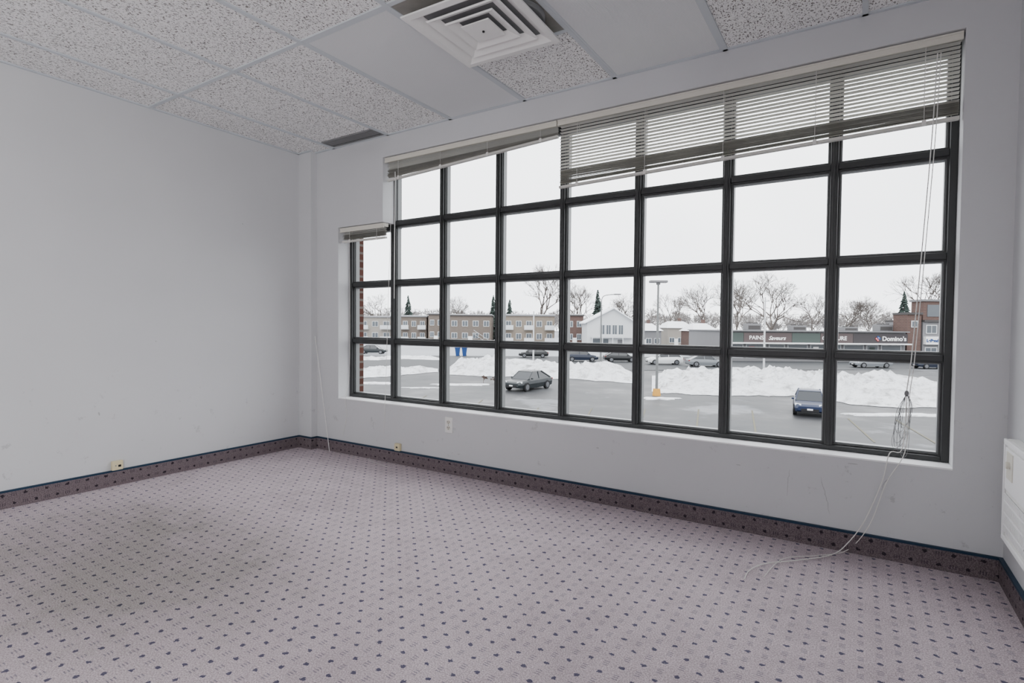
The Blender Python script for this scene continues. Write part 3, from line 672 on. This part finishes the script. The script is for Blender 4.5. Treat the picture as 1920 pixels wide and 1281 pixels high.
bm=BM(); box(bm,-.3,.3,-.03,0,-.3,0.0); lo=obj('emblem',bm,'red',th); lo.location=(wx(1642),-.52,zb+.68); lo.rotation_euler=(0,math.radians(45),0)
bm=BM(); box(bm,-.3,.3,-.03,0,0.02,.32); up=obj('emblem',bm,'blue',lo)
bm=BM(); cyl(bm,(0,-.04,.16),.07,.02,'y',12); cyl(bm,(-.14,-.04,-.15),.07,.02,'y',12); cyl(bm,(.14,-.04,-.15),.07,.02,'y',12); obj('dots',bm,'signwhite',lo)
k=0; x=.5
while x<w-3:
    ww=random.choice((2.0,2.6,3.2)); 
    bm=BM(); box(bm,x,x+ww-.25,-.06,0,.5,zb-.25); fo=obj('shop_window',bm,'whitepaint',th)
    bm=BM(); box(bm,x+.12,x+ww-.37,-.09,-.06,.62,zb-.35); obj('pane',bm,'glassd',fo)
    if k%3==1:
        bm=BM(); box(bm,x+.4,x+1.2,-.11,-.09,.9,zb-.6); obj('poster',bm,random.choice(('red','signgreen','signwhite')),fo)
    x+=ww+.15; k+=1
bm=BM(); box(bm,0,w,-1.6,-.5,zb-.18,zb); obj('canopy',bm,'signwhite',th)
for px,yt,lb in [(1410,608,'boxy rooftop air unit above the bakery sign'),(1494,611,'low rooftop air unit right of the bakery sign'),(1655,608,'largest rooftop air unit above the pizza shop'),(1590,613,'small rooftop vent box above the hairdresser')]:
    q=thing('rooftop_unit',lb,'air unit',atd(px,619,d+4).xy.to_3d()+Vector((0,0,a.z)),YAW)
    hh=(619-yt)*(d+6)/f+.1
    bm=BM(); box(bm,-1.1,1.1,-.8,.8,0,hh); obj('casing',bm,'graypaint',q,bevel=.05)
    bm=BM(); cyl(bm,(-.5,0,hh+.08),.4,.16,'z',16); obj('fan',bm,'roofd',q)
    bm=BM(); cyl(bm,(.5,0,hh+.08),.4,.16,'z',16); obj('fan',bm,'roofd',q)
    bm=BM(); box(bm,-.9,.9,-.83,-.8,.15,hh*.7); obj('grille',bm,'roofd',q)
d=80; a=atd(1702,586,d); h=a.z-G; w=(1728-1702)/f*d
th=thing('brick_building','narrow rust brick building between the pizza shop and the restaurant','building',(a.x,a.y,G),YAW)
bm=BM(); box(bm,0,w,0,3,0,h-.3); obj('wall',bm,'rust_brick',th)
bm=BM(); box(bm,-.1,w+.1,-.2,3.1,h-.3,h); obj('roof_edge',bm,'roofd',th)
win(th,w/2,h-2.2,1.0,1.0)
a=atd(1731,600,d); h=a.z-G; w=(1830-1731)/f*d
th=thing('restaurant_building','blue grey restaurant front with square tower and white name sign','restaurant',(a.x,a.y,G),YAW)
bm=BM(); box(bm,0,w,0,8,0,h-.3); obj('wall',bm,'graypaint',th)
bm=BM(); box(bm,0,w+.2,-.3,8.2,h-.3,h); obj('roof_edge',bm,'roofd',th)
tz=atd(1731,561,d).z-G
bm=BM(); box(bm,.4,4.0,.6,3,h,tz-.3); tw=obj('tower',bm,'rust_brick',th)
bm=BM(); box(bm,.2,4.2,.4,3.2,tz-.3,tz); obj('tower_roof',bm,'graypaint',tw)
bm=BM(); box(bm,1.0,3.4,.54,.6,h+.5,tz-.8); obj('tower_window',bm,'glassd',tw)
zz=atd(1731,646,d).z-G; zq=atd(1731,631,d).z-G
bm=BM(); box(bm,.1,w-.1,-.5,-.02,zz,zq); obj('sign_panel',bm,'signwhite',th)
text('LePanda Express',.60,'blue',(.2,-.52,zz+.38),th,bold=.03)
for k in range(3): win(th,1.2+k*2.2,zq+.4,1.6,1.3)
for k in range(3): win(th,1.2+k*2.2,.6,1.8,zz-1.0)
p=gnd(858,668)
for i,dx in enumerate((0,1.1)):
    th=thing('recycling_bin','blue wheeled recycling bin by the snow bank, '+('left of the pair' if i==0 else 'right of the pair'),'recycling bin',p+R0*dx,YAW)
    bm=BM(); loft(bm,[[(-.25,-.25,.05),(.25,-.25,.05),(.25,.25,.05),(-.25,.25,.05)],[(-.4,-.4,1.3),(.4,-.4,1.3),(.4,.4,1.3),(-.4,.4,1.3)]]); obj('bin_body',bm,'blue',th)
    bm=BM(); box(bm,-.45,.45,-.45,.45,1.3,1.42); obj('lid',bm,'blue',th,bevel=.03)
    bm=BM(); cyl(bm,(0,.3,.12),.12,.6,'x',12); obj('wheels',bm,'tire',th)
# trees
def branches(h,seed,levels=7,spread=.55,r0=None,nch=(2,3)):
    rnd=random.Random(seed); out=[]; r0=r0 or h*.016
    def rec(p,dr,L,r,lv):
        q=p+dr*L; mid=p+dr*L*.5+Vector((rnd.uniform(-1,1),rnd.uniform(-1,1),0))*L*.06
        out.append((lv,[p,mid,q],[r,r*.85,r*.68]))
        if lv>=levels: return
        n=rnd.choice(nch) if lv else rnd.choice((3,4))
        for k in range(n):
            ax=Vector((rnd.gauss(0,1),rnd.gauss(0,1),rnd.gauss(0,.5))); ax=(ax-dr*ax.dot(dr)).normalized()
            nd=(dr+ax*rnd.uniform(spread*.6,spread*1.3)+Vector((0,0,.12))).normalized()
            rec(q,nd,L*rnd.uniform(.70,.88),r*.68,lv+1)
    rec(Vector((0,0,0)),Vector((rnd.uniform(-.04,.04),rnd.uniform(-.04,.04),1)).normalized(),h*.22,r0,0)
    zm_=max(b[1][2].z for b in out); k=h/zm_
    return [(lv,[p*k for p in P],[max(r*k,.017) for r in Rr]) for lv,P,Rr in out]
def baretree(px,ytop,d,seed,label,levels=7,spread=.55,mat='bark',name='bare_tree',cat='tree'):
    b=gpt(px,d); h=atd(px,ytop,d).z-G
    th=thing(name,label,cat,b)
    B=branches(h,seed,levels,spread)
    bm=BM()
    for lv,P,Rr in B:
        if lv<1: tube(bm,P,Rr,7)
    obj('trunk',bm,mat,th)
    bm=BM()
    for lv,P,Rr in B:
        if lv>=1: tube(bm,P,Rr,4 if lv<4 else 3,False)
    obj('branches',bm,mat,th)
for i,(px,yt,d,sp,lb) in enumerate([(1012,491,165,.6,'tall bare tree rising behind the balcony apartments'),(1085,527,170,.55,'bare tree behind the narrow rust brick block'),
  (1258,550,165,.6,'rounded bare tree right of the lamp post'),(1322,528,140,.55,'upright bare tree behind the small rust brick bungalow'),
  (1448,507,120,.8,'largest wide-spreading bare tree behind the bakery'),(1380,520,160,.6,'bare tree partly behind the mullion left of the wide-spreading tree'),
  (1520,548,160,.6,'bare tree at the right edge of the wide-spreading tree'),(1628,560,180,.7,'low bushy bare tree behind the pizza shop'),(1752,497,140,.6,'tall bare tree rising behind the restaurant tower'),
  (712,548,185,.6,'bare tree behind the long low grey block'),(865,553,180,.6,'bare tree behind the block with the staircase'),(1165,548,170,.6,'bare tree behind the white gabled house'),(1580,556,128,.6,'bare tree behind the hairdresser sign')]):
    baretree(px,yt,d,i*13+5,lb,7,sp)
baretree(907,704,46.5,77,'small brown bare shrub at the snow edge left of the charcoal hatchback',5,.9,'shrub','bare_shrub','shrub')
baretree(928,706,46.5,78,'second brown bare shrub nearest the charcoal hatchback',5,.9,'shrub','bare_shrub','shrub')
def conifer(px,ytop,d,seed,label,wr=.2):
    b=gpt(px,d); h=atd(px,ytop,d).z-G; rnd=random.Random(seed)
    th=thing('conifer',label,'tree',b)
    bm=BM(); tube(bm,[(0,0,0),(0,0,h*.9)],[h*.018,h*.004],6); obj('trunk',bm,'bark',th)
    bm=BM(); n=26
    for k in range(n):
        u=k/n; z=h*(.1+.88*u); r=h*wr*(1-u)**.85+.1
        for j in range(11):
            a=rnd.uniform(0,6.28); rr=r*rnd.uniform(.65,1.15); dirv=Vector((math.cos(a),math.sin(a),0)); sd_=Vector((-dirv.y,dirv.x,0))*rr*.28
            t0=Vector((0,0,z+h*.03)); t1=dirv*rr+Vector((0,0,z-rr*.25))
            v=[bm.verts.new(q) for q in (t0,t1*.55+t0*.45+sd_,t1,t1*.55+t0*.45-sd_-Vector((0,0,.3)))]; bm.faces.new(v)
            v=[bm.verts.new(q) for q in (t0,t1*.6+t0*.4+Vector((0,0,.25)),t1,t1*.6+t0*.4-Vector((0,0,rr*.25)))]; bm.faces.new(v)
    obj('needles',bm,'evergreen',th)
for i,(px,yt,d,lb) in enumerate([(765,552,172,'dark pointed conifer behind the brown brick apartments'),(925,551,158,'slender conifer at the left edge of the balcony apartments'),(955,560,154,'shorter conifer beneath the tallest bare tree'),(1120,541,150,'conifer just left of the white gable'),(1693,544,130,'dark conifer left of the restaurant tower')]):
    conifer(px,yt,d,i,lb)
bm=BM(); rnd=random.Random(3)
protos=[branches(9,s,5,.7,.12) for s in (1,2,3,4,5)]
for k in range(230):
    px=560+k*5.9+rnd.uniform(-5,5); d=rnd.uniform(215,270); b=gpt(px,d); sc=rnd.uniform(.8,1.45); a=rnd.uniform(0,6.28); ca,sa=math.cos(a),math.sin(a)
    for lv,P,Rr in protos[k%5]:
        tube(bm,[Vector((b.x+(p.x*ca-p.y*sa)*sc,b.y+(p.x*sa+p.y*ca)*sc,G+p.z*sc)) for p in (P[0],P[2])],[max(Rr[0],.07),max(Rr[2],.06)],3,False)
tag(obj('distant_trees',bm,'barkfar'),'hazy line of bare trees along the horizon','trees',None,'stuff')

# ---------------- light
K=5.0
w=bpy.data.worlds.new('overcast'); bpy.context.scene.world=w; w.use_nodes=True; nt=w.node_tree
bg=nt.nodes['Background']; tc=nt.nodes.new('ShaderNodeTexCoord')
n=noise_n(nt,tc.outputs['Generated'],2.0,4); c=mixc(nt,sstep(nt,n,.3,.7),s2l((224,227,232)),s2l((244,246,248)))
nt.links.new(c,bg.inputs[0]); bg.inputs[1].default_value=K
def lamp(kind,name,loc,energy,rot,size=None,sy=None,angle=None,col=(1,1,1)):
    l=bpy.data.lights.new(name,kind); l.energy=energy; l.color=col
    if size: l.shape='RECTANGLE'; l.size=size; l.size_y=sy
    if angle: l.angle=angle
    o=bpy.data.objects.new(name,l); C.objects.link(o); o.location=loc; o.rotation_euler=rot; return o
s=lamp('SUN','soft_sun',(0,0,20),1.6,(0,0,0),angle=math.radians(50))
s.rotation_euler=(Vector((-.35,.75,-.9))).to_track_quat('-Z','Y').to_euler()
a_=lamp('AREA','back_fill_lamp',(-1.8,YB+.2,.9),6,(0,0,0),4.0,1.4)  # unseen fill light added at the back to brighten the room
a_.rotation_euler=Vector((0,1,.8)).to_track_quat('-Z','Y').to_euler()
a_=lamp('AREA','side_fill_lamp',(xR-.2,-1.9,1.15),160,(0,0,0),2.7,1.6)  # added fill behind the camera, no real fixture; lifts left wall, ceiling, floor
a_.rotation_euler=Vector((-1,-.25,.22)).to_track_quat('-Z','Y').to_euler()
# camera
cd=bpy.data.cameras.new('camera'); cd.sensor_width=36; cd.lens=36*f/1920; cd.clip_end=2000; cd.clip_start=.01
co=bpy.data.objects.new('camera',cd); C.objects.link(co)
m=Matrix((( Rv.x,Uv.x,-Fv.x,0),(Rv.y,Uv.y,-Fv.y,0),(Rv.z,Uv.z,-Fv.z,CZ),(0,0,0,1)))
co.matrix_world=m; bpy.context.scene.camera=co
bpy.context.scene.view_settings.view_transform='AgX'
